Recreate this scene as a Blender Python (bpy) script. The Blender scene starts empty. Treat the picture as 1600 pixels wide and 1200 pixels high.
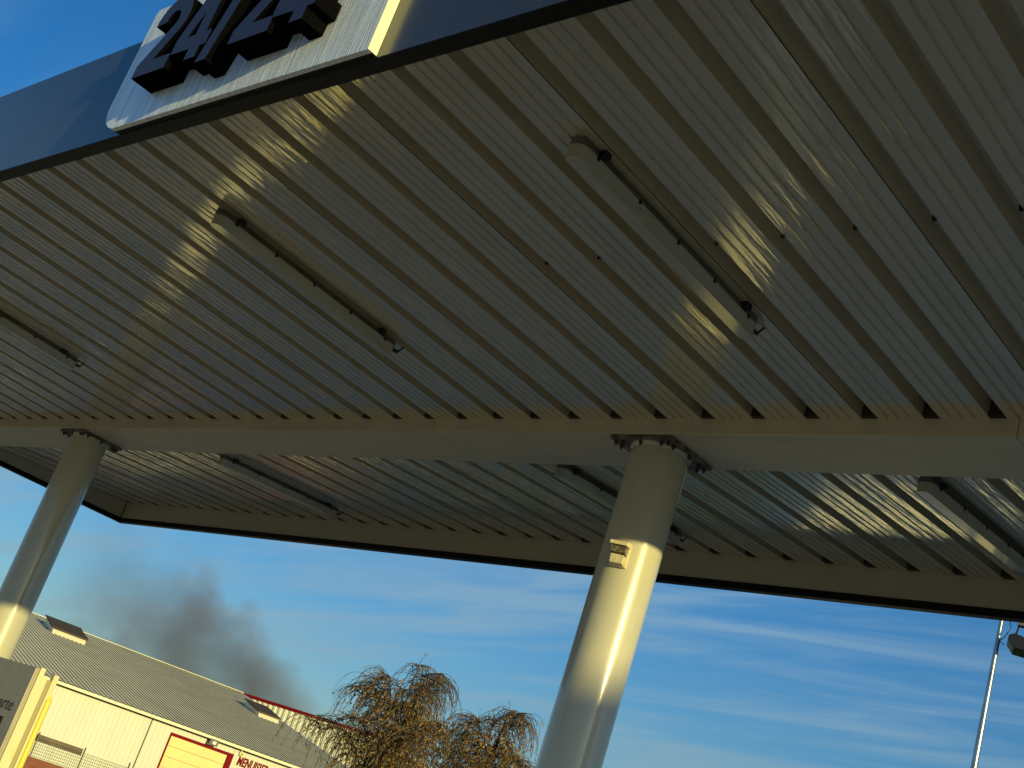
import bpy, bmesh, math, random
from math import sin, cos, tan, atan, atan2, radians, pi, hypot, sqrt
from mathutils import Vector, Matrix
random.seed(7)
SC = bpy.context.scene
COL = SC.collection

# ------------------------------------------------------------------ camera
YAW, PITCH, ROLL, FPX = 0.83497, 0.34552, 0.33154, 2031.5
cam = bpy.data.cameras.new('camera'); camo = bpy.data.objects.new('camera', cam); COL.objects.link(camo)
fw = Vector((-sin(YAW)*cos(PITCH), cos(YAW)*cos(PITCH), sin(PITCH)))
rt0 = Vector((cos(YAW), sin(YAW), 0)); up0 = rt0.cross(fw)
rt = rt0*cos(ROLL) + up0*sin(ROLL); up = -rt0*sin(ROLL) + up0*cos(ROLL)
M = Matrix((rt, up, -fw)).transposed().to_4x4(); M.translation = Vector((0, 0, 1.6))
camo.matrix_world = M
cam.sensor_width = 36; cam.lens = FPX/1600*36; cam.clip_end = 5000; cam.clip_start = 0.05
SC.camera = camo
SC.render.resolution_x = 1024; SC.render.resolution_y = 768

# ------------------------------------------------------------------ sun, sky, exposure
SUN_ANG = radians(-9.4); SUN_EL = radians(8.97)
S = Vector((cos(SUN_ANG)*cos(SUN_EL), sin(SUN_ANG)*cos(SUN_EL), sin(SUN_EL)))
sl = bpy.data.lights.new('sun', 'SUN'); sl.energy = 4.8; sl.angle = radians(0.5); sl.color = (1.0, 0.85, 0.31)
so = bpy.data.objects.new('sun', sl); COL.objects.link(so)
so.rotation_euler = S.to_track_quat('Z', 'Y').to_euler()
W = bpy.data.worlds.new('World'); SC.world = W; W.use_nodes = True
nt = W.node_tree; N = nt.nodes; L = nt.links; N.clear()
def nd(tree, t, **k):
    n = tree.nodes.new(t)
    for a, b in k.items(): setattr(n, a, b)
    return n
out = nd(nt, 'ShaderNodeOutputWorld'); bg = nd(nt, 'ShaderNodeBackground')
sky = nd(nt, 'ShaderNodeTexSky', sky_type='NISHITA', sun_disc=False)
sky.sun_elevation = SUN_EL + radians(4); sky.sun_rotation = radians(90) - SUN_ANG
sky.altitude = 50; sky.air_density = 1.0; sky.dust_density = 0.6; sky.ozone_density = 3.0
bg.inputs['Strength'].default_value = 0.13
# high thin cloud veils, laid out on the sky direction (gnomonic dome)
tc = nd(nt, 'ShaderNodeTexCoord'); sep = nd(nt, 'ShaderNodeSeparateXYZ'); L.new(tc.outputs['Generated'], sep.inputs[0])
zc = nd(nt, 'ShaderNodeMath', operation='MAXIMUM'); L.new(sep.outputs['Z'], zc.inputs[0]); zc.inputs[1].default_value = 0.0
za = nd(nt, 'ShaderNodeMath', operation='ADD'); L.new(zc.outputs[0], za.inputs[0]); za.inputs[1].default_value = 0.12
dv = nd(nt, 'ShaderNodeVectorMath', operation='DIVIDE'); cz = nd(nt, 'ShaderNodeCombineXYZ')
for i in range(3): L.new(za.outputs[0], cz.inputs[i])
L.new(tc.outputs['Generated'], dv.inputs[0]); L.new(cz.outputs[0], dv.inputs[1])
mp = nd(nt, 'ShaderNodeMapping'); mp.inputs['Rotation'].default_value = (0, 0, radians(-8)); mp.inputs['Scale'].default_value = (0.75, 3.9, 1.0)
mp.inputs['Location'].default_value = (0.3, 1.7, 0)
L.new(dv.outputs[0], mp.inputs[0])
nz = nd(nt, 'ShaderNodeTexNoise'); nz.inputs['Scale'].default_value = 1.1; nz.inputs['Detail'].default_value = 9; nz.inputs['Roughness'].default_value = 0.56; nz.inputs['Distortion'].default_value = 0.55
L.new(mp.outputs[0], nz.inputs[0])
mr = nd(nt, 'ShaderNodeMapRange', interpolation_type='SMOOTHSTEP'); mr.inputs[1].default_value = 0.39; mr.inputs[2].default_value = 0.70; mr.inputs[3].default_value = 0.0; mr.inputs[4].default_value = 0.54
L.new(nz.outputs[0], mr.inputs[0])
grade = nd(nt, 'ShaderNodeMix', data_type='RGBA', blend_type='MULTIPLY'); grade.inputs[0].default_value = 1.0
grade.inputs[7].default_value = (0.80, 0.94, 1.06, 1)
hs = nd(nt, 'ShaderNodeHueSaturation'); hs.inputs['Saturation'].default_value = 1.30; hs.inputs['Value'].default_value = 0.9; L.new(sky.outputs[0], hs.inputs['Color']); L.new(hs.outputs[0], grade.inputs[6])
mixc = nd(nt, 'ShaderNodeMix', data_type='RGBA'); fz = nd(nt, 'ShaderNodeMapRange', interpolation_type='SMOOTHSTEP'); L.new(zc.outputs[0], fz.inputs[0]); fz.inputs[1].default_value = 0.30; fz.inputs[2].default_value = 0.46; fz.inputs[3].default_value = 1.0; fz.inputs[4].default_value = 0.08
fm = nd(nt, 'ShaderNodeMath', operation='MULTIPLY'); L.new(mr.outputs[0], fm.inputs[0]); L.new(fz.outputs[0], fm.inputs[1]); L.new(fm.outputs[0], mixc.inputs[0]); L.new(grade.outputs[2], mixc.inputs[6])
mixc.inputs[7].default_value = (2.6, 3.8, 4.5, 1)
rz = nd(nt, 'ShaderNodeMapRange'); L.new(zc.outputs[0], rz.inputs[0]); rz.inputs[1].default_value = 0.0; rz.inputs[2].default_value = 0.30; rz.inputs[3].default_value = 0.70; rz.inputs[4].default_value = 1.0
vs_ = nd(nt, 'ShaderNodeVectorMath', operation='SCALE'); L.new(mixc.outputs[2], vs_.inputs[0]); L.new(rz.outputs[0], vs_.inputs[3])
L.new(vs_.outputs[0], bg.inputs['Color']); L.new(bg.outputs[0], out.inputs[0])
SC.view_settings.view_transform = 'Standard'; SC.view_settings.look = 'None'
SC.view_settings.exposure = 0.0; SC.view_settings.gamma = 1.0; SC.view_settings.use_curve_mapping = False
SC.render.engine = 'CYCLES'; SC.cycles.volume_step_rate = 2.0; SC.cycles.max_bounces = 8; SC.cycles.caustics_reflective = True

# ------------------------------------------------------------------ helpers
def srgb(r, g, b):
    f = lambda c: (c/12.92 if c <= 0.04045 else ((c+0.055)/1.055)**2.4)
    return (f(r/255), f(g/255), f(b/255), 1)
def mat(name, color, rough=0.5, metal=0.0, spec=0.5, coat=0.0, coat_r=0.05, ior=1.5, noise=0.0, nscale=(4, 4, 4), bump=0.0, bscale=(60, 60, 60), bdist=0.002, dirt=None, dscale=3.0, dthr=(0.55, 0.75), damt=0.6, rnoise=0.0, aniso=0.0, coords='Object', bdetail=4, bump2=None):
    m = bpy.data.materials.new(name); m.use_nodes = True; t = m.node_tree; b = t.nodes['Principled BSDF']
    c = color if len(color) == 4 else (*color, 1)
    b.inputs['Base Color'].default_value = c; b.inputs['Roughness'].default_value = rough; b.inputs['Metallic'].default_value = metal
    b.inputs['IOR'].default_value = ior; b.inputs['Specular IOR Level'].default_value = spec
    b.inputs['Coat Weight'].default_value = coat; b.inputs['Coat Roughness'].default_value = coat_r
    if aniso: b.inputs['Anisotropic'].default_value = aniso
    tcx = nd(t, 'ShaderNodeTexCoord')
    def noi(scale, s=1.0, det=4, rgh=0.55):
        mp = nd(t, 'ShaderNodeMapping'); mp.inputs['Scale'].default_value = scale; t.links.new(tcx.outputs[coords], mp.inputs[0])
        n = nd(t, 'ShaderNodeTexNoise'); n.inputs['Scale'].default_value = s; n.inputs['Detail'].default_value = det; n.inputs['Roughness'].default_value = rgh
        t.links.new(mp.outputs[0], n.inputs[0]); return n
    src = None
    if noise:
        n = noi(nscale); r = nd(t, 'ShaderNodeMapRange'); r.inputs[1].default_value = 0.3; r.inputs[2].default_value = 0.7
        r.inputs[3].default_value = 1-noise; r.inputs[4].default_value = 1+noise; t.links.new(n.outputs[0], r.inputs[0])
        mx = nd(t, 'ShaderNodeVectorMath', operation='SCALE'); mx.inputs[0].default_value = c[:3]; t.links.new(r.outputs[0], mx.inputs[3])
        src = mx.outputs[0]
    if dirt:
        n = noi((dscale,)*3 if not isinstance(dscale, tuple) else dscale, det=8, rgh=0.65); r = nd(t, 'ShaderNodeMapRange'); r.inputs[1].default_value = dthr[0]; r.inputs[2].default_value = dthr[1]; r.inputs[4].default_value = damt
        t.links.new(n.outputs[0], r.inputs[0]); mx = nd(t, 'ShaderNodeMix', data_type='RGBA'); t.links.new(r.outputs[0], mx.inputs[0])
        if src: t.links.new(src, mx.inputs[6])
        else: mx.inputs[6].default_value = c
        mx.inputs[7].default_value = dirt if len(dirt) == 4 else (*dirt, 1); src = mx.outputs[2]
    if src: t.links.new(src, b.inputs['Base Color'])
    if rnoise:
        n = noi(nscale, 2.3); r = nd(t, 'ShaderNodeMapRange'); r.inputs[1].default_value = 0.3; r.inputs[2].default_value = 0.7
        r.inputs[3].default_value = max(0.02, rough-rnoise); r.inputs[4].default_value = rough+rnoise; t.links.new(n.outputs[0], r.inputs[0]); t.links.new(r.outputs[0], b.inputs['Roughness'])
    if bump:
        n = noi(bscale, det=bdetail); bm_ = nd(t, 'ShaderNodeBump'); bm_.inputs['Strength'].default_value = bump; bm_.inputs['Distance'].default_value = bdist
        t.links.new(n.outputs[0], bm_.inputs['Height'])
        if bump2:
            n2 = noi(bump2[0], det=3); b2 = nd(t, 'ShaderNodeBump'); b2.inputs['Strength'].default_value = bump2[1]; b2.inputs['Distance'].default_value = bump2[2]
            t.links.new(n2.outputs[0], b2.inputs['Height']); t.links.new(b2.outputs[0], bm_.inputs['Normal'])
        t.links.new(bm_.outputs[0], b.inputs['Normal'])
        if coat: t.links.new(bm_.outputs[0], b.inputs['Coat Normal'])
    return m
class MB:
    def __init__(s): s.v = []; s.f = []
    def face(s, pts):
        k = len(s.v); s.v += [tuple(p) for p in pts]; s.f.append(tuple(range(k, k+len(pts))))
    def box(s, a, b, T=None):
        x0, y0, z0 = a; x1, y1, z1 = b; k = len(s.v)
        P = [(x0,y0,z0),(x1,y0,z0),(x1,y1,z0),(x0,y1,z0),(x0,y0,z1),(x1,y0,z1),(x1,y1,z1),(x0,y1,z1)]
        if T: P = [tuple(T(Vector(p))) for p in P]
        s.v += P; s.f += [tuple(k+i for i in q) for q in ((0,3,2,1),(4,5,6,7),(0,1,5,4),(1,2,6,5),(2,3,7,6),(3,0,4,7))]
    def tube(s, p, q, r0, r1=None, n=16, caps=True):
        r1 = r0 if r1 is None else r1; p = Vector(p); q = Vector(q); d = (q-p).normalized()
        a = d.orthogonal().normalized(); b = d.cross(a); k = len(s.v)
        for c, r in ((p, r0), (q, r1)):
            for i in range(n): s.v.append(tuple(c + (a*cos(2*pi*i/n) + b*sin(2*pi*i/n))*r))
        for i in range(n): j = (i+1) % n; s.f.append((k+i, k+j, k+n+j, k+n+i))
        if caps: s.f.append(tuple(k+i for i in reversed(range(n)))); s.f.append(tuple(k+n+i for i in range(n)))
    def prism(s, poly, f0, f1, caps=True):
        # poly: list of 2D pts, f0/f1 map 2D->3D for both ends
        n = len(poly); k = len(s.v)
        s.v += [tuple(f0(*p)) for p in poly] + [tuple(f1(*p)) for p in poly]
        for i in range(n): j = (i+1) % n; s.f.append((k+i, k+j, k+n+j, k+n+i))
        if caps: s.f.append(tuple(k+i for i in reversed(range(n)))); s.f.append(tuple(k+n+i for i in range(n)))
    def strip(s, prof, f0, f1):
        n = len(prof); k = len(s.v)
        s.v += [tuple(f0(*p)) for p in prof] + [tuple(f1(*p)) for p in prof]
        for i in range(n-1): s.f.append((k+i, k+i+1, k+n+i+1, k+n+i))
    def build(s, name, m, parent=None, bevel=0, smooth=False, recalc=True, seg=2):
        me = bpy.data.meshes.new(name); me.from_pydata(s.v, [], s.f)
        if recalc or bevel:
            bm = bmesh.new(); bm.from_mesh(me)
            bmesh.ops.remove_doubles(bm, verts=bm.verts, dist=1e-5) if bevel else None
            if recalc: bmesh.ops.recalc_face_normals(bm, faces=bm.faces)
            if bevel: bmesh.ops.bevel(bm, geom=[e for e in bm.edges if len(e.link_faces) == 2 and e.calc_face_angle() > 0.5], offset=bevel, segments=seg, affect='EDGES', profile=0.5)
            bm.to_mesh(me); bm.free()
        me.materials.append(m)
        if smooth:
            me.polygons.foreach_set('use_smooth', [True]*len(me.polygons)); me.set_sharp_from_angle(angle=radians(35))
        o = bpy.data.objects.new(name, me); COL.objects.link(o)
        if parent: o.parent = parent; o.matrix_parent_inverse = Matrix.Translation(-parent.location) if not parent.get('_rot') else parent.matrix_world.inverted()
        return o
def tag(o, label=None, cat=None, group=None, kind=None):
    if label: o['label'] = label
    if cat: o['category'] = cat
    if group: o['group'] = group
    if kind: o['kind'] = kind
    return o
def empty(name, loc, label, cat, group=None):
    o = bpy.data.objects.new(name, None); COL.objects.link(o); o.location = loc; o.empty_display_size = 0.2
    return tag(o, label, cat, group)
def copy_thing(root, loc, label):
    r = root.copy(); COL.objects.link(r); r.location = loc; r['label'] = label
    for ch in root.children:
        c = ch.copy(); COL.objects.link(c); c.parent = r
        for g in ch.children: d = g.copy(); COL.objects.link(d); d.parent = c
    return r

# ------------------------------------------------------------------ materials
STREAK = (70, 70, 1.5)
m_soffit = mat('soffit_paint', (0.51, 0.445, 0.32), rough=0.32, ior=1.5, coat=1.0, coat_r=0.012, noise=0.08, nscale=(9, 0.8, 3), bump=0.6, bscale=(50, 12, 30), bdist=0.0010, bdetail=3, bump2=((17, 1.5, 1), 1.0, 0.0055), dirt=(0.16, 0.14, 0.10), dscale=(7, 1.6, 4), dthr=(0.56, 0.8), damt=0.35)
m_beam = mat('beam_paint', (0.56, 0.49, 0.37), rough=0.45, noise=0.05, nscale=(1.5, 6, 6), bump=0.05, dirt=(0.2, 0.17, 0.12), dscale=(1.2, 5, 6), dthr=(0.52, 0.8), damt=0.35, bump2=((1.2, 5, 3), 0.5, 0.003))
m_liner = mat('liner_paint', (0.46, 0.40, 0.31), rough=0.5, noise=0.06, nscale=(2, 2, 8), bump=0.06)
m_black = mat('black_trim', (0.008, 0.008, 0.009), spec=0.12, rough=0.45, noise=0.2, nscale=(40, 40, 40), bump=0.35, bscale=(260, 90, 200), bdist=0.002)
m_fascia = mat('fascia_composite', (0.085, 0.09, 0.095), rough=0.22, metal=0.45, noise=0.06, nscale=(12, 12, 0.8), bump=0.10, bscale=(150, 150, 5), bdist=0.0008)
m_column = mat('column_paint', (0.52, 0.495, 0.405), rough=0.28, coat=0.7, coat_r=0.05, noise=0.05, nscale=(3, 3, 1.3), bump=0.04, bscale=(8, 8, 3), bdist=0.004, dirt=(0.22, 0.18, 0.12), dscale=(7, 7, 1.4), dthr=(0.56, 0.82), damt=0.42, bump2=((5, 5, 1.2), 0.6, 0.004))
m_flange = mat('flange_paint', (0.26, 0.23, 0.18), rough=0.5, dirt=(0.03, 0.018, 0.012), dscale=16.0, dthr=(0.38, 0.55), damt=0.85)
m_bolt = mat('rusty_bolt', (0.05, 0.035, 0.03), rough=0.6, noise=0.3, nscale=(60, 60, 60))
m_plate = mat('brushed_plate', (0.86, 0.92, 1.0), rough=0.45, metal=0.35, noise=0.34, nscale=(110, 1, 1.6), bump=1.0, bscale=(210, 1, 3.0), bdist=0.007, bdetail=3)
m_side = mat('plate_edge_paint', (0.82, 0.80, 0.62), rough=0.4)
m_letter = mat('letter_face', (0.028, 0.022, 0.042), rough=0.5, coat=0.1, coat_r=0.2, noise=0.1, nscale=(30, 30, 30))
m_letter_side = mat('letter_return', (0.003, 0.003, 0.004), ior=1.12, spec=0.0, rough=0.55, noise=0.4, nscale=(120, 120, 120), bump=0.5, bscale=(160, 160, 160), bdist=0.001)
m_diff = mat('cloudy_diffuser', (0.56, 0.54, 0.46), rough=0.15, coat=0.6, coat_r=0.05, noise=0.08, nscale=(20, 3, 20), dirt=(0.1, 0.09, 0.07), dscale=(30, 4, 30), dthr=(0.6, 0.8), damt=0.5)
m_diff.node_tree.nodes['Principled BSDF'].inputs['Transmission Weight'].default_value = 0.25
m_fbody = mat('fixture_body', (0.13, 0.125, 0.10), rough=0.4, noise=0.15, nscale=(20, 5, 20), dirt=(0.02, 0.02, 0.015), dscale=(16, 5, 16), dthr=(0.5, 0.7), damt=0.8)
m_clip = mat('dark_clip', (0.012, 0.012, 0.012), rough=0.4)
m_asphalt = mat('asphalt', (0.44, 0.36, 0.235), rough=0.8, noise=0.25, nscale=(0.5, 0.5, 1), bump=0.5, bscale=(120, 120, 10), bdist=0.004, dirt=(0.16, 0.14, 0.11), dscale=0.4, dthr=(0.5, 0.7), damt=0.6)
m_grass = mat('grass_ground', (0.07, 0.10, 0.02), rough=0.9, noise=0.4, nscale=(1.2, 1.2, 1), bump=0.6, bscale=(30, 30, 10), bdist=0.03)
m_cream = mat('cream_cladding', (0.56, 0.555, 0.51), rough=0.5, noise=0.04, nscale=(2, 2, 0.6), bump=0.03, dirt=(0.45, 0.40, 0.24), dscale=(1.3, 1.3, 0.35), dthr=(0.6, 0.85), damt=0.25)
m_roof = mat('roof_sheet', (0.84, 0.76, 0.52), spec=0.1, rough=0.7, noise=0.08, nscale=(0.7, 0.7, 0.7), dirt=(0.3, 0.24, 0.15), dscale=0.5, dthr=(0.5, 0.75), damt=0.3)
m_gutter = mat('cream_gutter', (0.62, 0.60, 0.46), rough=0.4)
m_dark = mat('dark_gap', (0.02, 0.017, 0.012), rough=0.8)
m_red = mat('burgundy_paint', (0.17, 0.003, 0.008), spec=0.1, rough=0.7, noise=0.1, nscale=(3, 3, 3))
m_door = mat('ochre_sectional_door', (0.72, 0.55, 0.24), rough=0.5, noise=0.05, nscale=(2, 2, 2))
m_white = mat('white_lens', (0.85, 0.85, 0.82), rough=0.3)
m_glass = mat('skylight_pane', (0.09, 0.07, 0.05), rough=0.8, spec=0.1)
m_galv = mat('galvanised_steel', (0.42, 0.43, 0.43), rough=0.28, metal=0.9, noise=0.25, nscale=(9, 9, 3), bump=0.08, bscale=(50, 50, 30))
m_grey = mat('grey_pole_paint', (0.11, 0.11, 0.11), rough=0.5)
m_brick = mat('red_brick', (0.20, 0.065, 0.035), rough=0.8, noise=0.3, nscale=(5, 5, 14), bump=0.4, bscale=(10, 10, 30), bdist=0.01)
m_brown = mat('brown_board', (0.09, 0.06, 0.04), rough=0.6, dirt=(0.25, 0.17, 0.13), dscale=2.0, dthr=(0.5, 0.7), damt=0.5)
m_wire = mat('green_black_wire', (0.03, 0.03, 0.02), rough=0.5)
m_brushed = mat('brushed_steel', (0.42, 0.37, 0.29), rough=0.45, metal=0.2, noise=0.14, nscale=(160, 160, 2.5), bump=0.3, bscale=(260, 260, 4), bdist=0.0008, dirt=(0.12, 0.11, 0.09), dscale=3.0, dthr=(0.5, 0.8), damt=0.3)
m_post = mat('cream_post', (0.66, 0.62, 0.42), rough=0.45, noise=0.06, nscale=(5, 5, 2), dirt=(0.45, 0.40, 0.08), dscale=(14, 14, 5), dthr=(0.6, 0.75), damt=0.5)
m_brownshade = mat('channel_inside', (0.36, 0.30, 0.16), rough=0.6)
m_bark = mat('bark', (0.07, 0.05, 0.035), rough=0.9, noise=0.3, nscale=(12, 12, 3), bump=0.6, bscale=(30, 30, 6), bdist=0.01)
def leafmat(name, c):
    m = mat(name, c, rough=0.6, noise=0.25, nscale=(3, 3, 3)); m.node_tree.nodes['Principled BSDF'].inputs['Specular IOR Level'].default_value = 0.3; return m
m_leafs = [leafmat('leaf_rust', (0.26, 0.13, 0.03)), leafmat('leaf_ochre', (0.32, 0.20, 0.045)), leafmat('leaf_olive', (0.14, 0.13, 0.05)), leafmat('leaf_greygreen', (0.09, 0.095, 0.06))]

m_soffit.node_tree.nodes['Principled BSDF'].inputs['Coat IOR'].default_value = 3.2
# ------------------------------------------------------------------ ground
g = MB(); g.face([(-600,-600,0),(600,-600,0),(600,600,0),(-600,600,0)])
tag(g.build('ground', m_grass), kind='structure')
g = MB(); g.face([(-40,-40,0.004),(30,-40,0.004),(30,19,0.004),(-40,19,0.004)])
tag(g.build('forecourt', m_asphalt), kind='structure')

# ------------------------------------------------------------------ canopy
S1, S2 = 0.04471, 0.05298
YB1, YB2, ZS, ZB = 4.874, 5.324, 3.982, 3.898
XL, XR, YN, YF = -13.576, -0.96, 1.985, 7.264
ZF = 3.85; TOPZ = 4.40; PITCHR = 0.30; XE = -2.344
zn = lambda y: ZS + S1*(YB1-y)
zf = lambda y: ZS + S2*(y-YB2)
canopy = empty('canopy', (-7.4, 5.1, 0), 'long flat station canopy with ribbed beige underside carried on two round columns', 'canopy')
def rib_profile(x0, x1):
    P = []; k0 = math.floor((x0-XE)/PITCHR)-1; k1 = math.ceil((x1-XE)/PITCHR)+1
    for k in range(k0, k1+1):
        xe = XE + k*PITCHR
        P += [(xe-0.078, 0), (xe-0.075, 0.080), (xe-0.007, 0.080), (xe-0.002, 0)]
        for s in (0.044, 0.094, 0.150):
            P += [(xe+s, 0), (xe+s+0.0025, 0.0075), (xe+s+0.0145, 0.0075), (xe+s+0.017, 0)]
    P = sorted(P, key=lambda p: p[0]); rj = random.Random(5); P = [(a, h + rj.uniform(-0.0007, 0.0007)) for a, h in P]
    P = [p for p in P if x0 < p[0] < x1]
    return [(x0, P[0][1])] + P + [(x1, P[-1][1])]
prof = rib_profile(XL, XR)
s = MB(); s.strip(prof, lambda x, h: (x, YN-0.02, zn(YN-0.02)+h), lambda x, h: (x, YB1+0.1, zn(YB1+0.1)+h))
sof1 = s.build('soffit', m_soffit, canopy, recalc=False)
s = MB(); s.strip(prof, lambda x, h: (x, YB2-0.1, zf(YB2-0.1)+h), lambda x, h: (x, YF+0.0, zf(YF)+h))
sof2 = s.build('soffit', m_soffit, canopy, recalc=False)
# overlap seams between sheets, in the ribs
s = MB(); s2 = MB()
for k in range(-13, 2):
    xe = XE + 0.3 - 0.9*0 + k*0.9
    if XL < xe < XR:
        s.box((xe-0.0835, YN, 0.001), (xe-0.0805, YB1-0.003, 0.0028), lambda p: Vector((p.x, p.y, zn(p.y)-p.z)))
        s2.box((xe-0.0835, YB2+0.003, 0.001), (xe-0.0805, YF-0.012, 0.0028), lambda p: Vector((p.x, p.y, zf(p.y)-p.z)))
s.build('sheet_seam', m_dark, sof1); s2.build('sheet_seam', m_dark, sof2)
# dark blocks in place of shade at the rib ends by beam and liner
def rib_end_blocks(ya, yb_, zfun, par):
    o = MB()
    for k in range(-45, 8):
        xe = XE + k*PITCHR
        if XL+0.1 < xe < XR: o.box((xe-0.0775, ya, 0.001), (xe-0.0045, yb_, 0.078), lambda p: Vector((p.x, p.y, zfun(p.y)+p.z)))
    o.box((XL+0.1, yb_-0.004, 0.084), (XR-0.01, yb_, 0.10), lambda p: Vector((p.x, p.y, zfun(p.y)+p.z)))
    o.build('rib_end_shade', m_dark, par)
rib_end_blocks(YB1-0.030, YB1-0.002, zn, sof1); rib_end_blocks(YF-0.065, YF-0.010, zf, sof2)
# fixing screws in the ribs
for k in range(-5, 4):
    xe = XE + k*PITCHR
    if xe > XR: continue
    y = 3.45; b = MB(); b.tube((xe-0.008, y, zn(y)+0.012), (xe-0.008, y, zn(y)-0.004), 0.0105, 0.0095, 6); b.tube((xe-0.008, y, zn(y)-0.004), (xe-0.008, y, zn(y)-0.010), 0.005, 0.004, 6)
    b.build('fixing_screw', m_clip, sof1)
b = MB(); b.box((-13.5, YB1, ZB), (-5.942, YB2, 4.30)); b.box((-5.940, YB1, ZB), (-2.295, YB2, 4.30)); b.box((-2.293, YB1, ZB), (XR, YB2, 4.30))
beam = b.build('beam', m_beam, canopy, bevel=0.006)
b = MB(); b.box((XL-0.04, 1.94, 4.31), (XR+0.04, 7.30, 4.36)); b.build('roof_deck', m_liner, canopy)
# fascias: outer composite panel + black return under it + liner inside
def fascia(x0, y0, x1, y1, inx, iny):
    # outer line runs (x0,y0)-(x1,y1); (inx,iny) unit inward
    d = Vector((x1-x0, y1-y0, 0)).normalized(); n = Vector((inx, iny, 0)); A = Vector((x0, y0, 0)); Ln = hypot(x1-x0, y1-y0)
    T = lambda p: A + d*p.x + n*p.y + Vector((0, 0, p.z))
    o = MB(); o.box((0, 0, ZF+0.004), (Ln, 0.006, TOPZ), T); f = o.build('fascia_panel', m_fascia, canopy)
    o = MB(); o.box((0, 0.002, ZF), (Ln, 0.063, ZF+0.0035), T); o.box((0.063, 0.0585, ZF+0.0035), (Ln-0.063, 0.063, ZF+0.05), T); o.build('bottom_trim', m_black, canopy)
    o = MB(); o.box((0.06, 0.050, ZF+0.045), (Ln-0.06, 0.0565, 4.30), T); o.build('liner', m_liner, canopy)
fascia(XL-0.06, 1.92, XR+0.06, 1.92, 0, 1)
fascia(XR+0.06, 1.92+0.0065, XR+0.06, 7.324, -1, 0)
fascia(XR+0.06-0.0065, 7.324, XL-0.06, 7.324, 0, -1)
fascia(XL-0.06, 7.324-0.0065, XL-0.06, 1.9265, 1, 0)
# columns
for cx in (-4.294, -10.543):
    c = MB(); r = 0.1575; n = 64; prof_c = [(r+0.16, 0.006), (r+0.16, 0.03), (r, 0.03), (r, ZB-0.045), (r+0.008, ZB-0.035), (r+0.012, ZB-0.024)]
    k = 0
    for j, (rr_, z) in enumerate(prof_c):
        c.v += [(cx+rr_*cos(2*pi*i/n), 5.07+rr_*sin(2*pi*i/n), z) for i in range(n)]
        if j:
            for i in range(n): a = (i+1) % n; c.f.append(((j-1)*n+i, (j-1)*n+a, j*n+a, j*n+i))
    col = c.build('column', m_column, canopy, smooth=True)
    ox = cx + 4.294
    c = MB(); c.box((-4.515+ox, 4.885, ZB-0.022), (-4.105+ox, 5.29, ZB-0.002)); c.build('flange_plate', m_flange, col, bevel=0.002)
    for (bx, by_) in ((-4.485, 4.915), (-4.44, 4.915), (-4.485, 4.965), (-4.18, 4.915), (-4.135, 4.915), (-4.135, 4.965), (-4.135, 5.21), (-4.135, 5.26), (-4.18, 5.26), (-4.44, 5.26), (-4.485, 5.21), (-4.485, 5.26), (-4.31, 4.905), (-4.115, 5.09)):
        c = MB(); c.tube((bx+ox, by_, ZB-0.0225), (bx+ox, by_, ZB-0.038), 0.0125, 0.0125, 6); c.tube((bx+ox, by_, ZB-0.038), (bx+ox, by_, ZB-0.05), 0.007, 0.006, 8)
        c.build('bolt', m_bolt, col)

# ------------------------------------------------------------------ light fixtures under the soffit
def fixture(x, y0, y1, zfun, label):
    e = empty('light_fixture', (x, (y0+y1)/2, zfun((y0+y1)/2)), label, 'light fixture', 'long tube light fixtures under the canopy')
    dz = lambda y: zfun(y)
    def rounded(w0, w1, z0, z1, name, m, yi=0.0, bev=0.0):
        o = MB(); K = 8
        def ring(w, z, r):
            P = []
            for i in range(K+1):
                a = pi + pi*i/K; P.append((x+w*cos(a), y0+yi+r+ r*sin(a), z))
            for i in range(K+1):
                a = pi*i/K; P.append((x+w*cos(a), y1-yi-r + r*sin(a), z))
            return [(p[0], p[1], dz(p[1])+p[2]) for p in P]
        R = [ring(w0, z0, min(w0, 0.05)), ring((w0+w1)/2*1.03, (z0+z1)/2, min(w0, 0.05)), ring(w1, z1, min(w1, 0.05))]
        n = len(R[0])
        for q in R: o.v += q
        for j in range(2):
            for i in range(n): a = (i+1) % n; o.f.append((j*n+i, j*n+a, (j+1)*n+a, (j+1)*n+i))
        o.f.append(tuple(range(n))); o.f.append(tuple(2*n+i for i in range(n)))
        return o.build(name, m, e, smooth=True)
    rounded(0.036, 0.047, -0.003, -0.034, 'housing', m_fbody)
    df = rounded(0.048, 0.034, -0.035, -0.088, 'diffuser', m_diff, 0.0)
    o = MB(); o.tube((x, y0+0.06, dz(y0+0.06)-0.066), (x, y1-0.06, dz(y1-0.06)-0.066), 0.012, 0.013, 10)
    o.build('tube', m_white, df)
    for i in range(5):
        yy = y0 + 0.10 + (y1-y0-0.20)*i/4
        for sx in (-1, 1):
            o = MB(); o.box((x+sx*0.044, yy-0.006, -0.046), (x+sx*0.0515, yy+0.006, -0.026), lambda p: Vector((p.x, p.y, dz(p.y)+p.z))); o.build('clip', m_clip, e)
    # cable gland at the far end and bracket at both ends
    o = MB(); o.tube((x+0.01, y1-0.005, dz(y1)-0.04), (x+0.01, y1+0.035, dz(y1)-0.04), 0.011, 0.009, 8); o.tube((x+0.01, y1+0.035, dz(y1)-0.04), (x+0.03, y1+0.05, dz(y1)-0.002), 0.005, 0.005, 6); o.build('cable_gland', m_clip, e)
    for ya in (y0+0.10, y1-0.16):
        o = MB(); o.box((x+0.03, ya, -0.03), (x+0.072, ya+0.035, -0.0015), lambda p: Vector((p.x, p.y, dz(p.y)+p.z))); o.build('bracket', m_clip, e)
fixture(-3.115, 2.72, 4.01, zn, 'long tube light on the near soffit, the nearest and rightmost of those before the beam')
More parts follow.
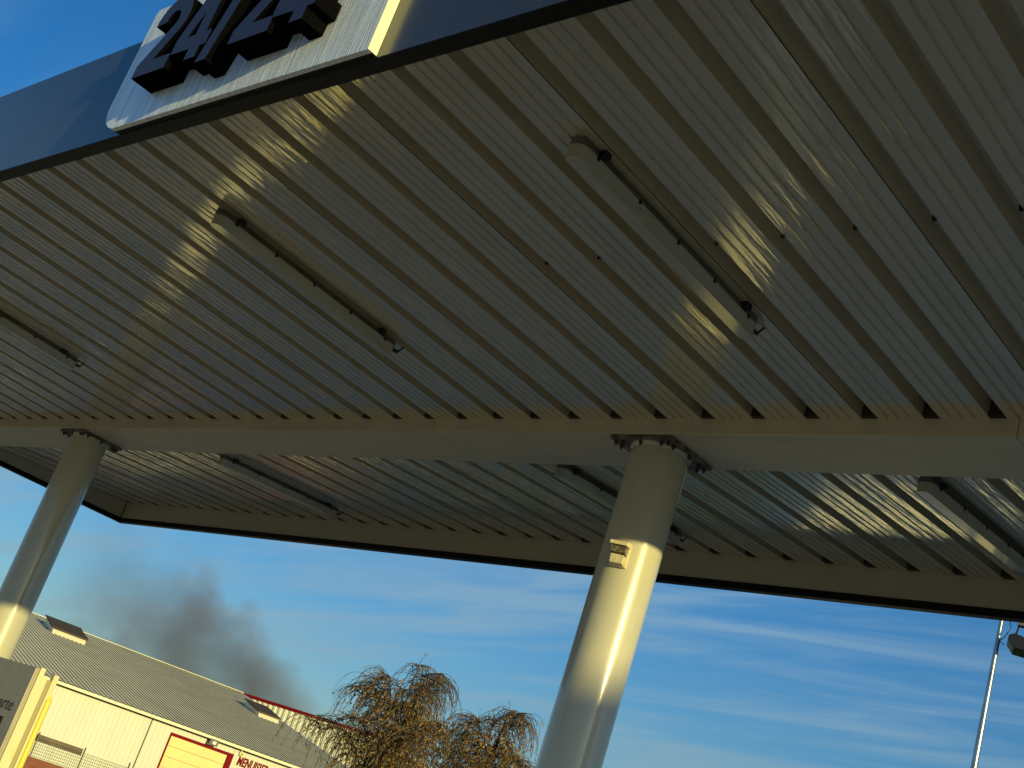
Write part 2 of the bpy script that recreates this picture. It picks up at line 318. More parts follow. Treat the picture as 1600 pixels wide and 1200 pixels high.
fixture(-5.44, 2.72, 4.00, zn, 'long tube light on the near soffit in the middle, left of the nearest one')
fixture(-8.97, 2.64, 3.96, zn, 'tube light at the far left on the near soffit, only its end in view')
fixture(-9.24, 5.56, 6.87, zf, 'long tube light beyond the beam between the left column and the main column')
fixture(-5.42, 5.50, 6.83, zf, 'long tube light beyond the beam, partly hidden behind the main column')
fixture(-3.02, 5.52, 6.85, zf, 'long tube light beyond the beam at the right edge of the photo')

# ------------------------------------------------------------------ 24/24 sign on the fascia
sx0, sx1, sz0, sz1 = -5.045, -3.268, 3.858, 4.507
sign = empty('sign', (-4.15, 1.90, sz0), 'brushed metal sign plate with black raised 24/24 numerals on the grey fascia', 'sign')
def arc(cx, cz, r, a0, a1, n=8): return [(cx+r*cos(radians(a0+(a1-a0)*i/n)), cz+r*sin(radians(a0+(a1-a0)*i/n))) for i in range(n+1)]
pl = arc(sx0+0.14, sz0+0.14, 0.14, 180, 270, 12) + [(sx1-0.004, sz0), (sx1, sz0+0.004), (sx1, sz1)] + arc(sx0+0.02, sz1-0.02, 0.02, 90, 180, 4)
p = MB(); p.prism(pl, lambda x, z: (x, 1.879, z), lambda x, z: (x, 1.8995, z)); plate = p.build('plate', m_plate, sign)
p = MB(); ins = lambda x, z: (sx0+(x-sx0)*0.998+0.002, sz0+(z-sz0)*0.998+0.001)
p.prism(pl, lambda x, z: (ins(x, z)[0], 1.900, ins(x, z)[1]), lambda x, z: (ins(x, z)[0], 1.919, ins(x, z)[1])); p.build('backing_board', m_black, sign)
p = MB(); p.box((sx1+0.0005, 1.879, sz0+0.002), (sx1+0.0035, 1.919, sz1)); p.build('side_strip', m_side, sign)
B0, B1 = 3.990, 4.375   # baseline, cap height
def glyph2(x):
    w = 0.245
    cx, cz, R, rr2 = x+w*0.5, B1-w*0.5+0.004, w*0.5, w*0.5-0.075
    outer = arc(cx, cz, R, 183, -32, 16)
    inner = arc(cx, cz, rr2, -32, 183, 14)
    return outer + [(x+0.112, B0+0.070), (x+w, B0+0.070), (x+w, B0), (x, B0), (x, B0+0.062)] + [(cx+rr2*cos(radians(-40)), cz+rr2*sin(radians(-40)))] + inner[1:]
def glyph4(x):
    w = 0.25
    out_ = [(x, B0+0.058), (x, B0+0.125), (x+0.115, B1), (x+0.21, B1), (x+0.21, B0+0.122), (x+w, B0+0.122), (x+w, B0+0.054), (x+0.21, B0+0.054), (x+0.21, B0), (x+0.135, B0), (x+0.135, B0+0.054)]
    hole = [(x+0.078, B0+0.122), (x+0.135, B0+0.122), (x+0.135, B0+0.235)]
    return out_, hole
def slash(x): return [(x, B0-0.035), (x+0.07, B0-0.035), (x+0.185, B1+0.02), (x+0.115, B1+0.02)]
YL0, YL1 = 1.779, 1.8785
from mathutils.geometry import tessellate_polygon
def numeral(poly, hole=None):
    # face cap as its own mesh, returns as another mesh
    loops = [poly] + ([hole] if hole else [])
    pts = [q for l in loops for q in l]
    tri = tessellate_polygon([[Vector((a, b, 0)) for a, b in l] for l in loops])
    o = MB(); o.v = [(a, YL0, b) for a, b in pts]; o.f = [tuple(t) for t in tri]; f = o.build('numeral', m_letter, sign, recalc=False)
    bm = bmesh.new(); bm.from_mesh(f.data)
    for fc in bm.faces:
        if fc.normal.y > 0: fc.normal_flip()
    bm.to_mesh(f.data); bm.free()
    o = MB()
    for l in loops:
        for i in range(len(l)):
            a, b = l[i], l[(i+1) % len(l)]; o.face([(a[0], YL0, a[1]), (b[0], YL0, b[1]), (b[0], YL1, b[1]), (a[0], YL1, a[1])])
    o.build('return', m_letter_side, f, recalc=True)
numeral(glyph2(-4.715)); numeral(*glyph4(-4.462)); numeral(slash(-4.225)); numeral(glyph2(-4.03)); numeral(*glyph4(-3.790))

# ------------------------------------------------------------------ sensor on the main column
sen = empty('motion_sensor', (-4.30, 4.90, 3.22), 'small beige floodlight sensor housing with a hood on the sunlit front of the main column', 'sensor')
CA = radians(-68); cc = Vector((-4.294, 5.07, 0)); rn = Vector((cos(CA), sin(CA), 0)); rtg = Vector((-sin(CA), cos(CA), 0))
TS = lambda p: cc + rtg*p.x + rn*(0.150+p.y) + Vector((0, 0, 3.235+p.z))
m_sen = mat('aged_plastic', (0.66, 0.58, 0.40), rough=0.45, noise=0.1, nscale=(30, 30, 30), dirt=(0.3, 0.22, 0.12), dscale=25.0, dthr=(0.5, 0.7), damt=0.4)
o = MB(); o.box((-0.045, 0.0, -0.065), (0.045, 0.030, 0.065), TS); o.build('back_box', m_sen, sen, bevel=0.004)
o = MB(); o.prism([(0.030, 0.066), (0.095, 0.050), (0.098, 0.030), (0.030, 0.034)], lambda a, b: TS(Vector((-0.048, a, b))), lambda a, b: TS(Vector((0.048, a, b)))); o.build('hood', m_sen, sen, bevel=0.003)
o = MB(); o.prism([(0.030, 0.030), (0.085, 0.026), (0.078, -0.004), (0.030, -0.010)], lambda a, b: TS(Vector((-0.040, a, b))), lambda a, b: TS(Vector((0.040, a, b)))); o.build('lens', m_flange, sen, bevel=0.003)
o = MB(); o.prism([(0.030, -0.014), (0.066, -0.012), (0.058, -0.056), (0.030, -0.062)], lambda a, b: TS(Vector((-0.036, a, b))), lambda a, b: TS(Vector((0.036, a, b)))); o.build('lower_box', m_sen, sen, bevel=0.003)

# ------------------------------------------------------------------ terminal cabinet at lower left
cab = empty('payment_terminal', (-8.6, 4.25, 0), 'grey brushed steel terminal panel with cream steel posts at the lower left corner', 'terminal')
xa = -7.976
o = MB(); o.box((-9.25, 4.155, 0.25), (xa-0.004, 4.185, 1.872)); o.build('front_panel', m_brushed, cab, bevel=0.002)
o = MB(); o.box((-9.2, 4.19, 0.10), (xa-0.012, 4.335, 1.80)); o.build('housing', m_grey, cab)
o = MB(); o.box((xa-0.035, 4.187, 0.006), (xa+0.004, 4.222, 1.882)); o.box((xa-0.030, 4.2225, 0.006), (xa-0.004, 4.262, 1.832)); o.build('post', m_post, cab, bevel=0.003)
o = MB(); o.box((xa-0.010, 4.2625, 0.006), (xa-0.008, 4.292, 1.825)); o.build('channel', m_brownshade, cab)
o = MB(); o.box((xa-0.040, 4.293, 0.006), (xa+0.002, 4.304, 1.868)); o.box((xa-0.040, 4.306, 0.006), (xa-0.002, 4.332, 1.868)); o.build('post', m_post, cab, bevel=0.002)
o = MB(); o.tube((xa-0.004, 4.328, 0.006), (xa-0.004, 4.328, 1.70), 0.020, 0.020, 14); o.tube((xa-0.004, 4.328, 1.70), (xa-0.004, 4.332, 1.745), 0.020, 0.004, 14); 
m_yel = mat('yellow_pipe', (0.75, 0.62, 0.10), rough=0.4, noise=0.08, nscale=(8, 8, 3)); o.build('pipe', m_yel, cab, smooth=True)
o = MB(); o.box((xa-0.20, 4.1505, 1.475), (xa-0.135, 4.154, 1.528)); o.box((xa-0.30, 4.1505, 1.475), (xa-0.215, 4.154, 1.528)); 
slot = o.build('slot', m_dark, cab)
def text_mesh(txt, size, m, parent, Tm, name='lettering', extr=0.004, offset=0.0, sx=1.0, shear=0.0, ul=True):
    cu = bpy.data.curves.new('lettering', 'FONT'); cu.body = txt; cu.size = size; cu.extrude = extr; cu.offset = offset; cu.shear = shear; cu.space_character = 1.05
    ob = bpy.data.objects.new('lettering', cu); COL.objects.link(ob)
    bpy.context.view_layer.update()
    me = bpy.data.meshes.new_from_object(ob.evaluated_get(bpy.context.evaluated_depsgraph_get()))
    bpy.data.objects.remove(ob); bpy.data.curves.remove(cu)
    for v in me.vertices: v.co = Tm(Vector((v.co.x*sx, v.co.y, v.co.z)))
    me.materials.clear(); me.materials.append(m)
    o = bpy.data.objects.new(name, me); COL.objects.link(o); o.parent = parent; o.matrix_parent_inverse = Matrix.Translation(-parent.location)
    return o
text_mesh('carte', 0.115, m_bolt, cab, lambda p: Vector((xa-0.325+p.x, 4.153-p.z, 1.575+p.y)), extr=0.0015, offset=-0.001)

# ------------------------------------------------------------------ warehouse
PH = radians(75); wn = Vector((-sin(PH), cos(PH), 0)); wt = Vector((cos(PH), sin(PH), 0)); WD = 55.0
WP = lambda a, d, z: wt*a + wn*(WD+d) + Vector((0, 0, z))
wh = empty('warehouse', WP(17, 0, 0), 'cream metal warehouse with a ribbed low pitched roof and an ochre loading door', 'warehouse')
A0, A1, ZE, ZR, RD = 2.0, 29.2, 3.13, 6.62, 22.9
# front wall with fine ribs
P = []; a = A0
while a < A1-0.2:
    P += [(a, 0), (a+0.10, 0), (a+0.115, -0.012), (a+0.185, -0.012), (a+0.2, 0)]; a += 0.2
P.append((A1, 0)); segs = [(A0, 18.42), (21.36, A1)]
wall = MB()
for s0, s1_ in segs:
    Q = [(s0, 0)] + [p_ for p_ in P if s0 < p_[0] < s1_] + [(s1_, 0)]
    wall.strip(Q, lambda a, d: WP(a, d, 0), lambda a, d: WP(a, d, ZE-0.03))
Q = [(18.42, 0)] + [p_ for p_ in P if 18.42 < p_[0] < 21.36] + [(21.36, 0)]
wall.strip(Q, lambda a, d: WP(a, d, 2.66), lambda a, d: WP(a, d, ZE-0.03))
w = wall.build('front_wall', m_cream, wh, recalc=False)
wall = MB()
for aa in (A0, A1): wall.face([WP(aa, 0, 0), WP(aa, RD, 0), WP(aa, RD, ZR-0.12), WP(aa, 0, ZE-0.12)])
wall.face([WP(A0, RD, 0), WP(A1, RD, 0), WP(A1, RD, ZR-0.12), WP(A0, RD, ZR-0.12)]); wall.build('wall', m_cream, wh)
# roof sheet
m_ribshade = mat('roof_rib_shade', (0.30, 0.23, 0.12), spec=0.1, rough=0.9, noise=0.2, nscale=(1, 1, 1))  # dark brown paints shade onto rib sides and gaps for stripe contrast
P = []; a = A0-0.15
while a < A1:
    P += [(a, 0), (a+0.088, 0), (a+0.094, 0.034), (a+0.20, 0.034), (a+0.208, 0)]; a += 0.235
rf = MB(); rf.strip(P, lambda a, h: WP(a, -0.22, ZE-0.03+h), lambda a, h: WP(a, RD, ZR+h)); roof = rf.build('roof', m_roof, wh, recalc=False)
roof.data.materials.append(m_ribshade)
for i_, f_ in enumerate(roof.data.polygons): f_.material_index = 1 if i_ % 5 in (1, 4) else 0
rf = MB(); rf.box((A0-0.2, RD-0.25, 0), (A1+0.15, RD+0.25, 0.03), lambda p_: WP(p_.x, p_.y, ZR+0.06+p_.z)); rf.build('ridge_cap', m_gutter, wh)
rf = MB(); rk = (ZR-ZE)/RD
rf.box((A1-0.08, -0.25, 0.0), (A1+0.12, RD, 0.07), lambda p_: WP(p_.x, p_.y, ZE-0.02+rk*p_.y+p_.z+0.01)); rf.build('verge_trim', m_gutter, wh)
gt = MB(); gt.box((A0-0.15, -0.30, ZE-0.15), (A1+0.1, -0.13, ZE-0.035), lambda p_: WP(*p_)); gt.build('gutter', m_gutter, wh)
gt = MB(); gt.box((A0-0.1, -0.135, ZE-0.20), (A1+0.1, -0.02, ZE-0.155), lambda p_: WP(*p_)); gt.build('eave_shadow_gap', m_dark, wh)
gt = MB(); gt.box((17.43, -0.022, 0), (17.47, -0.004, ZE-0.2), lambda p_: WP(*p_)); gt.build('panel_joint', m_dark, wh)
# door
dr = MB()
for i in range(6):
    z1_ = 2.60-i*0.44; z0_ = max(0.0, z1_-0.425); dr.box((18.5, 0.05, z0_), (21.12, 0.09, z1_), lambda p_: WP(*p_))
door = dr.build('loading_door', m_door, wh, bevel=0.006)
dr = MB(); dr.box((18.42, 0.10, 0), (21.36, 0.12, 2.64), lambda p_: WP(*p_)); dr.build('door_backing', m_brownshade, door)
dr = MB(); dr.box((18.40, -0.03, 2.58), (21.38, 0.04, 2.70), lambda p_: WP(*p_)); dr.box((18.40, -0.03, 0), (18.47, 0.04, 2.575), lambda p_: WP(*p_)); dr.box((21.13, -0.03, 0), (21.38, 0.04, 2.575), lambda p_: WP(*p_))
dr.build('door_frame', m_red, door)
def WT(a, z): return lambda p_: WP(a + p_.x, -0.03-p_.z, z + p_.y)
text_mesh('MENUISIER', 0.52, m_red, wh, WT(21.62, 2.34), extr=0.01, offset=0.016, sx=0.56, shear=0.12)
# roof hatches
def hatch(a0, a1, d0, d1, h, h1):
    z = lambda d: ZE + rk*d
    o = MB(); o.prism([(d0, z(d0)+0.0), (d0+0.15, z(d0)+h), (d1, z(d1)+h1), (d1, z(d1))], lambda d, zz: WP(a0, d, zz), lambda d, zz: WP(a1, d, zz))
    e = o.build('roof_hatch', m_gutter, roof)
    o = MB(); o.box((a0-0.10, d0+0.05, 0.0), (a1+0.10, d1+0.15, 0.06), lambda p_: WP(p_.x, p_.y, z(p_.y)+h+(h1-h)*(p_.y-d0)/(d1-d0)+0.01+p_.z)); o.build('hatch_lid', m_glass, roof)
hatch(15.9, 17.75, 16.7, 19.3, 0.26, 0.46); hatch(27.15, 28.4, 13.5, 16.0, 0.24, 0.36)
# floodlight over the door
fl = empty('wall_floodlight', WP(20.15, -0.2, 2.85), 'small grey floodlight above the red framed loading door of the warehouse', 'floodlight')
o = MB(); o.box((20.02, -0.32, 2.74), (20.42, -0.24, 3.0), lambda p_: WP(p_.x, p_.y-0.15*(p_.z-2.74), p_.z)); o.build('lamp_housing', m_grey, fl, bevel=0.01)
o = MB(); o.box((20.16, -0.335, 2.80), (20.32, -0.322, 2.92), lambda p_: WP(p_.x, p_.y-0.15*(p_.z-2.74), p_.z)); o.build('lamp_lens', m_white, fl)
o = MB(); o.box((20.0, -0.24, 2.72), (20.12, -0.03, 2.80), lambda p_: WP(*p_)); o.build('bracket', m_grey, fl)
# little curved hook lamp under the eave
hk = empty('wall_hook', WP(21.75, -0.1, 2.85), 'small yellow swan neck hook hanging under the warehouse eave left of the red lettering', 'hook')
o = MB(); pts = [(21.66, 2.99), (21.60, 2.90), (21.585, 2.80), (21.62, 2.735), (21.68, 2.735), (21.73, 2.79), (21.735, 2.86)]
for i in range(len(pts)-1): o.tube(WP(pts[i][0], -0.12, pts[i][1]), WP(pts[i+1][0], -0.12, pts[i+1][1]), 0.022, 0.022, 8)
o.build('hook_arm', m_yel, hk)

# ------------------------------------------------------------------ building behind, red coping
def azp(az, dist, z): return Vector((-sin(radians(az))*dist, cos(radians(az))*dist, z))
q0 = azp(56.0, 93.5, 0); q1 = azp(48.3, 87.6, 0); dq = (q1-q0); Lq = dq.length; dq.normalize(); nq = Vector((-dq.y, dq.x, 0))
bb = empty('workshop_building', (q0+q1)/2, 'ribbed pale metal workshop wall with a red coping behind the cream warehouse', 'building')
QP = lambda a, d, z: q0 + dq*a + nq*d + Vector((0, 0, z))
P = []; a = 0
while a < Lq: P += [(a, 0), (a+0.16, 0), (a+0.20, -0.07), (a+0.36, -0.07), (a+0.40, 0)]; a += 0.42
o = MB(); o.strip(P, lambda a, d: QP(a, d, 0), lambda a, d: QP(a, d, 7.06)); o.build('wall', mat('pale_ribbed_sheet', (0.68, 0.66, 0.54), rough=0.5, noise=0.05), bb, recalc=False)
o = MB(); o.box((-0.1, -0.14, 7.05), (Lq, 0.3, 7.24), lambda p_: QP(*p_)); o.build('coping', m_red, bb)
o = MB(); o.box((0, 0.1, 0), (Lq, 14, 7.0), lambda p_: QP(*p_)); o.build('hall', m_cream, bb)

# ------------------------------------------------------------------ fence with mesh panels on a brick wall
FD = 26.0; FPn = lambda a, d, z: wt*a + wn*(FD+d) + Vector((0, 0, z))
bw = MB(); bw.box((4.5, -0.1, 0), (11.5, 0.1, 0.88), lambda p_: FPn(*p_)); bwo = bw.build('brick_wall', m_brick)
tag(bwo, 'low red brick wall under the wire mesh fence at the lower left', 'wall')
bw = MB()
fe = empty('mesh_fence', FPn(7, 0, 0.88), 'dark wire mesh fence with thin posts standing on the brick wall', 'fence')
o = MB()
for i in range(9):
    z = 0.90+0.055*i
    if z < 1.26: o.box((5.2, -0.004, z), (11.4, 0.004, z+0.007), lambda p_: FPn(*p_))
a = 5.2
while a < 11.4:
    o.box((a, 0.006, 0.885), (a+0.006, 0.013, 1.24), lambda p_: FPn(*p_)); a += 0.04
o.build('wire_mesh', m_wire, fe)
for a in (6.32, 7.24, 8.16, 9.08):
    o = MB(); o.box((a-0.012, -0.03, 0.885), (a+0.012, -0.006, 1.34), lambda p_: FPn(*p_)); o.build('post', m_wire, fe)
bd = MB(); bd.box((6.02, 0.03, 1.17), (7.22, 0.05, 1.30), lambda p_: FPn(*p_))
tag(bd.build('brown_board', m_brown), 'long dark brown board fixed behind the mesh fence', 'board')

# ------------------------------------------------------------------ light pole at right
lp = azp(24.40, 17.5, 0)
pole = empty('light_pole', lp, 'slender galvanised light pole rising behind the canopy at the right edge', 'light pole')
o = MB(); o.tube(lp+Vector((0, 0, 0.02)), lp+Vector((0, 0, 8.2)), 0.074, 0.016, 20, caps=True); o.build('shaft', m_galv, pole, smooth=True)
o = MB(); o.box((-0.16, -0.16, 0.006), (0.16, 0.16, 0.03), lambda p_: lp+p_); o.build('base_plate', m_galv, pole)
rv = Vector((cos(radians(24.4)), sin(radians(24.4)), 0)); fv = Vector((-sin(radians(24.4)), cos(radians(24.4)), 0))
PT = lambda a, d, z: lp + rv*a + fv*d + Vector((0, 0, z))
o = MB(); o.tube(PT(0, 0, 7.4), PT(0.55, -0.05, 7.1), 0.02, 0.02, 10); o.tube(PT(0.55, -0.05, 7.1), PT(0.33, -0.08, 6.50), 0.022, 0.022, 10); o.box((0.20, -0.12, 6.46), (0.5, 0.0, 6.52), lambda p_: PT(*p_)); o.build('arm', m_grey, pole)
flo = empty('pole_floodlight', PT(0.4, -0.15, 6.25), 'black flat floodlight hung on a stirrup beside the light pole at the right edge', 'floodlight')
TF = lambda p_: PT(0.10 + p_.x*cos(radians(-8)) - p_.z*sin(radians(-8)), p_.y, 6.14 + p_.z*cos(radians(-8)) + p_.x*sin(radians(-8)))
o = MB(); o.prism([(0.0, 0.13), (0.06, 0.17), (0.42, 0.15), (0.60, 0.08), (0.58, 0.02), (0.10, -0.01), (0.0, 0.08)], lambda x, z: TF(Vector((x, -0.28, z))), lambda x, z: TF(Vector((x, 0.10, z)))); o.build('lamp_housing', m_clip, flo, bevel=0.008)
o = MB()
for yy in (-0.2, 0.02): o.tube(TF(Vector((0.07, yy, 0.15))), PT(0.22, -0.07, 6.46), 0.011, 0.011, 6); o.tube(TF(Vector((0.34, yy, 0.14))), PT(0.34, -0.07, 6.47), 0.011, 0.011, 6)
o.build('stirrup', m_clip, flo)
o = MB(); cpts = [PT(0.02, -0.04, 6.62), PT(0.10, -0.06, 6.50), PT(0.13, -0.08, 6.40), PT(0.07, -0.09, 6.27), PT(0.02, -0.10, 6.20), PT(0.08, -0.10, 6.17)]
for i in range(len(cpts)-1): o.tube(cpts[i], cpts[i+1], 0.006, 0.006, 6)
o.build('cable', m_clip, flo)

# ------------------------------------------------------------------ weeping trees
def weeping_tree(base, H, R, seed, label, nl=26):
    rnd = random.Random(seed)
    root = empty('weeping_tree', base, label, 'tree', 'trees in front of the warehouse')
    tb = MB(); top = base + Vector((rnd.uniform(-.1, .1), rnd.uniform(-.1, .1), H*0.5))
    tb.tube(base, base+(top-base)*0.5, 0.10, 0.08, 10); tb.tube(base+(top-base)*0.5, top, 0.08, 0.055, 10)
    tb.build('trunk', m_bark, root, smooth=True)
    br = MB(); lv = [MB() for _ in m_leafs]; tips = []
    def leaf(p, d, L_, k):
        u = d.normalized(); v_ = u.cross(Vector((rnd.gauss(0, 1), rnd.gauss(0, 1), rnd.gauss(0, 1)))).normalized()*L_*0.17
        lv[k].face([p, p+u*L_*0.5+v_, p+u*L_, p+u*L_*0.5-v_])
    def twig(p, d, ln, r, droop, dens):
        n = max(4, int(ln/0.045)); q = p.copy(); dd = d.normalized()
        for i in range(n):
            dd = (dd + Vector((rnd.gauss(0, .10), rnd.gauss(0, .10), -droop*(0.5+1.2*i/n)+rnd.gauss(0, .05)))).normalized()
            q2 = q + dd*(ln/n); rr = r*(1-0.75*i/n); br.tube(q, q2, rr, rr*0.9, 4, caps=False)
            hh = (q2.z-base.z)/H
            for _ in range(dens):
                if rnd.random() < (0.48 if (hh < 0.80 and hypot(q2.x-base.x, q2.y-base.y) < 0.55*R) else 0.19):
                    inner = hypot(q2.x-base.x, q2.y-base.y)/R
                    k = rnd.choices(range(4), weights=((6, 4, 2, 1) if inner < 0.6 and hh < 0.9 else (1.4, 1.6, 3, 4)))[0]
                    ld = (dd*0.5 + Vector((rnd.gauss(0, .5), rnd.gauss(0, .5), -0.5+rnd.gauss(0, .35))))
                    leaf(q2, ld, rnd.uniform(0.035, 0.075), k)
            q = q2
        return q
    for i in range(nl):
        a = 2*pi*i/nl*2.4 + rnd.uniform(-.3, .3); t = (i+0.5)/nl
        rise = H*(0.30+0.20*rnd.random())*(1-0.45*(1-t)) ; out_ = R*(0.95-0.75*t)*rnd.uniform(.65, 1.1)
        p0 = base + (top-base)*(0.55+0.45*t*rnd.uniform(.7, 1)); n = 14; q = p0.copy(); pts = [q.copy()]
        topz = base.z + H*(0.55+0.43*t)*rnd.uniform(.93, 1.0)
        for j in range(1, n+1):
            s_ = j/n; arch = sin(s_*pi*0.62)/sin(pi*0.5)
            z = p0.z + (topz-p0.z)*min(1.0, arch) ; rad = out_*(s_**1.2)
            q2 = Vector((p0.x+cos(a)*rad+rnd.gauss(0, .015), p0.y+sin(a)*rad+rnd.gauss(0, .015), z))
            br.tube(pts[-1], q2, 0.028*(1-0.85*(j-1)/n), 0.028*(1-0.85*j/n)+.001, 5, caps=False); pts.append(q2)
        tips += pts[6:12:2]
        for j in range(2, n+1):
            for _ in range(5 if j < n else 7):
                aa = a + rnd.gauss(0, 1.3); d = Vector((cos(aa), sin(aa), rnd.uniform(-0.1, .75)))
                twig(pts[j], d, rnd.uniform(0.30, 1.15)*H/5, 0.0075, 0.17, 2)
    tips.sort(key=lambda v_: -v_.z)
    for i in range(9):
        d = Vector((rnd.gauss(0, .35), rnd.gauss(0, .35), 1)); twig(tips[i*2], d, rnd.uniform(0.2, 0.42), 0.006, 0.03, 1)
    cr = br.build('branches', m_bark, root, recalc=False)
    big = MB(); me = bpy.data.meshes.new('foliage'); vs = []; fs = []; mi = []
    for k, l in enumerate(lv):
        o_ = len(vs); vs += l.v; fs += [tuple(o_+i for i in f) for f in l.f]; mi += [k]*len(l.f)
    me.from_pydata(vs, [], fs)
    for m_ in m_leafs: me.materials.append(m_)
    me.polygons.foreach_set('material_index', mi); me.update()
    fo = bpy.data.objects.new('foliage', me); COL.objects.link(fo); fo.parent = root; fo.matrix_parent_inverse = Matrix.Translation(-root.location)
weeping_tree(azp(47.7, 25, 0), 4.95, 2.0, 3, 'rust brown weeping tree with a high domed crown in front of the warehouse end', 30)
weeping_tree(azp(43.7, 26, 0), 4.95, 1.9, 11, 'thinner weeping tree with loose twigs just left of the main column foot', 22)

weeping_tree(Vector((14.2, 2.45, 0)), 6.05, 1.5, 21, 'unseen loose weeping tree added right of the viewer to dapple the column foot', 22)  # added out of view to throw dappled shade on the main column

# ------------------------------------------------------------------ smoke plume
def ray(px, py): return (fw + rt*((px-800)/FPX) - up*((py-600)/FPX))
def at(px, py, dist):
    r = ray(px, py); h = hypot(r.x, r.y); return Vector((0, 0, 1.6)) + r*(dist/h)
PLN = 170.0; pa = at(505, 1135, PLN); pb = at(70, 880, PLN); pu = (pb-pa); Lp = pu.length; pu.normalize()
view = ray(300, 980).normalized(); pw = (view - pu*view.dot(pu)).normalized(); pv = pw.cross(pu)
if pv.z < 0: pv = -pv
hw, hd = 11.0, 7.0
o = MB(); n = 10; rings = []
for i in range(n+1):
    t = i/n; c = t*Lp; w_ = 2.5 + (hw-2.5)*min(1, t*1.9)
    for j in range(12):
        a = 2*pi*j/12; o.v.append((c, w_*cos(a)*1.05, hd*(0.5+0.5*min(1, t*2))*sin(a)))
for i in range(n):
    for j in range(12): a = (j+1) % 12; o.f.append((i*12+j, i*12+a, (i+1)*12+a, (i+1)*12+j))
o.f.append(tuple(range(12))); o.f.append(tuple(n*12+i for i in range(12)))
ms = bpy.data.materials.new('smoke'); ms.use_nodes = True; t = ms.node_tree; t.nodes.clear()
mo = nd(t, 'ShaderNodeOutputMaterial'); pvol = nd(t, 'ShaderNodeVolumePrincipled'); t.links.new(pvol.outputs[0], mo.inputs['Volume'])
pvol.inputs['Color'].default_value = (0.62, 0.49, 0.41, 1); pvol.inputs['Anisotropy'].default_value = 0.2
tcx = nd(t, 'ShaderNodeTexCoord'); sp = nd(t, 'ShaderNodeSeparateXYZ'); t.links.new(tcx.outputs['Object'], sp.inputs[0])
def mth(op, a, b=None, c=None):
    n_ = nd(t, 'ShaderNodeMath', operation=op)
    for i, x in enumerate((a, b, c)):
        if x is None: continue
        if isinstance(x, (int, float)): n_.inputs[i].default_value = x
        else: t.links.new(x, n_.inputs[i])
    return n_.outputs[0]
tt = mth('DIVIDE', sp.outputs['X'], Lp)
wd = mth('MULTIPLY_ADD', mth('MINIMUM', mth('MULTIPLY', tt, 1.9), 1.0), hw-2.5, 2.5)
rv_ = mth('DIVIDE', sp.outputs['Y'], wd); rw_ = mth('DIVIDE', sp.outputs['Z'], hd)
r2_ = mth('ADD', mth('MULTIPLY', rv_, rv_), mth('MULTIPLY', rw_, rw_)); fall = mth('SUBTRACT', 1.0, r2_)
nz1 = nd(t, 'ShaderNodeTexNoise'); nz1.inputs['Scale'].default_value = 0.16; nz1.inputs['Detail'].default_value = 4; nz1.inputs['Roughness'].default_value = 0.55; nz1.inputs['Distortion'].default_value = 0.4
t.links.new(tcx.outputs['Object'], nz1.inputs[0])
dn = mth('ADD', mth('MULTIPLY', fall, 0.9), mth('MULTIPLY', mth('SUBTRACT', nz1.outputs[0], 0.5), 2.5))
dn = mth('MAXIMUM', mth('SUBTRACT', dn, 0.10), 0.0)
fade = nd(t, 'ShaderNodeMapRange', interpolation_type='SMOOTHSTEP'); t.links.new(tt, fade.inputs[0]); fade.inputs[1].default_value = 1.0; fade.inputs[2].default_value = 0.45; fade.inputs[3].default_value = 0.0; fade.inputs[4].default_value = 1.0
fade2 = nd(t, 'ShaderNodeMapRange', interpolation_type='SMOOTHSTEP'); t.links.new(tt, fade2.inputs[0]); fade2.inputs[1].default_value = 0.0; fade2.inputs[2].default_value = 0.12
dn = mth('MULTIPLY', mth('MULTIPLY', dn, fade.outputs[0]), fade2.outputs[0]); dn = mth('MULTIPLY', dn, 0.18)
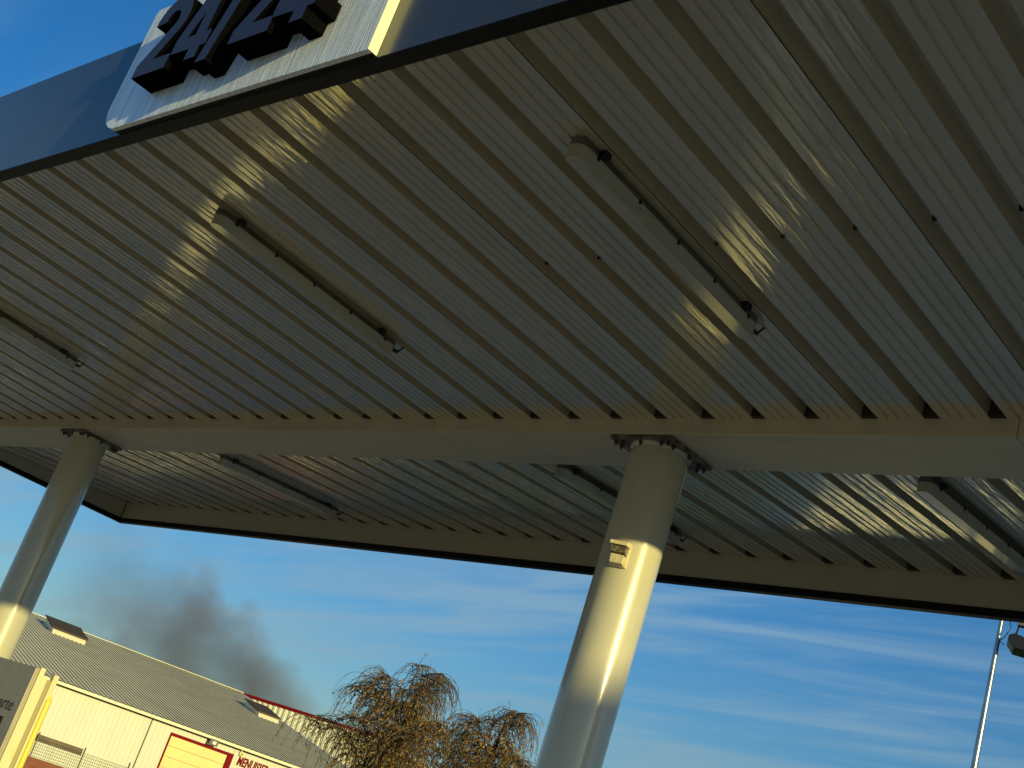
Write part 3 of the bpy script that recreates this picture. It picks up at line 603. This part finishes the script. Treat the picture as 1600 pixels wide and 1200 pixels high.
t.links.new(dn, pvol.inputs['Density'])
sm = o.build('smoke', ms); sm.matrix_world = Matrix(((pu.x, pv.x, pw.x, pa.x), (pu.y, pv.y, pw.y, pa.y), (pu.z, pv.z, pw.z, pa.z), (0, 0, 0, 1)))
tag(sm, 'dark grey smoke plume drifting up behind the warehouse roof', 'smoke', kind='stuff')

# ------------------------------------------------------------------ white van added below the view for its pale reflection in the soffit
van = empty('reflection_van', (-8.6, 16.0, 0), 'unseen white van added behind the canopy for its reflection in the soffit', 'van')
m_van = mat('white_van_paint', (0.80, 0.74, 0.58), rough=0.5, spec=0.2)
body = [(-2.6, 0.35), (2.35, 0.35), (2.55, 0.55), (2.5, 1.0), (1.75, 1.25), (1.15, 2.15), (0.7, 2.38), (-2.45, 2.40), (-2.62, 2.2)]
VT = lambda p_: Vector((-8.9 + 0.66*p_.x*cos(radians(55)) - p_.y*sin(radians(55)), 16.0 + 0.66*p_.x*sin(radians(55)) + p_.y*cos(radians(55)), p_.z))
o = MB(); o.prism(body, lambda a, z: VT(Vector((a, -0.95, z))), lambda a, z: VT(Vector((a, 0.95, z)))); o.build('body', m_van, van, bevel=0.06)
o = MB(); o.prism([(1.72, 1.30), (1.17, 2.08), (1.20, 2.10), (1.76, 1.32)], lambda a, z: VT(Vector((a, -0.8, z))), lambda a, z: VT(Vector((a, 0.8, z)))); o.build('windscreen', m_glass, van)
for a in (-1.75, 1.6):
    for b_ in (-0.97, 0.80):
        o = MB(); o.tube(VT(Vector((a, b_, 0.34))), VT(Vector((a, b_+0.2, 0.34))), 0.335, 0.335, 24); o.build('wheel', m_black, van)
# ------------------------------------------------------------------ unseen shed added to shade the column foot (behind and to the right of the viewer)
shed = empty('shade_hall', (27, 6, 0), 'unseen plain hall added behind the viewer to shade the column foot', 'building')
o = MB(); o.prism([(-0.75, 0), (12.0, 0), (12.0, 6.3), (5.6, 8.6), (-0.75, 7.60)], lambda y, z: (27.5, y, z), lambda y, z: (40, y, z)); o.build('hall', m_cream, shed)
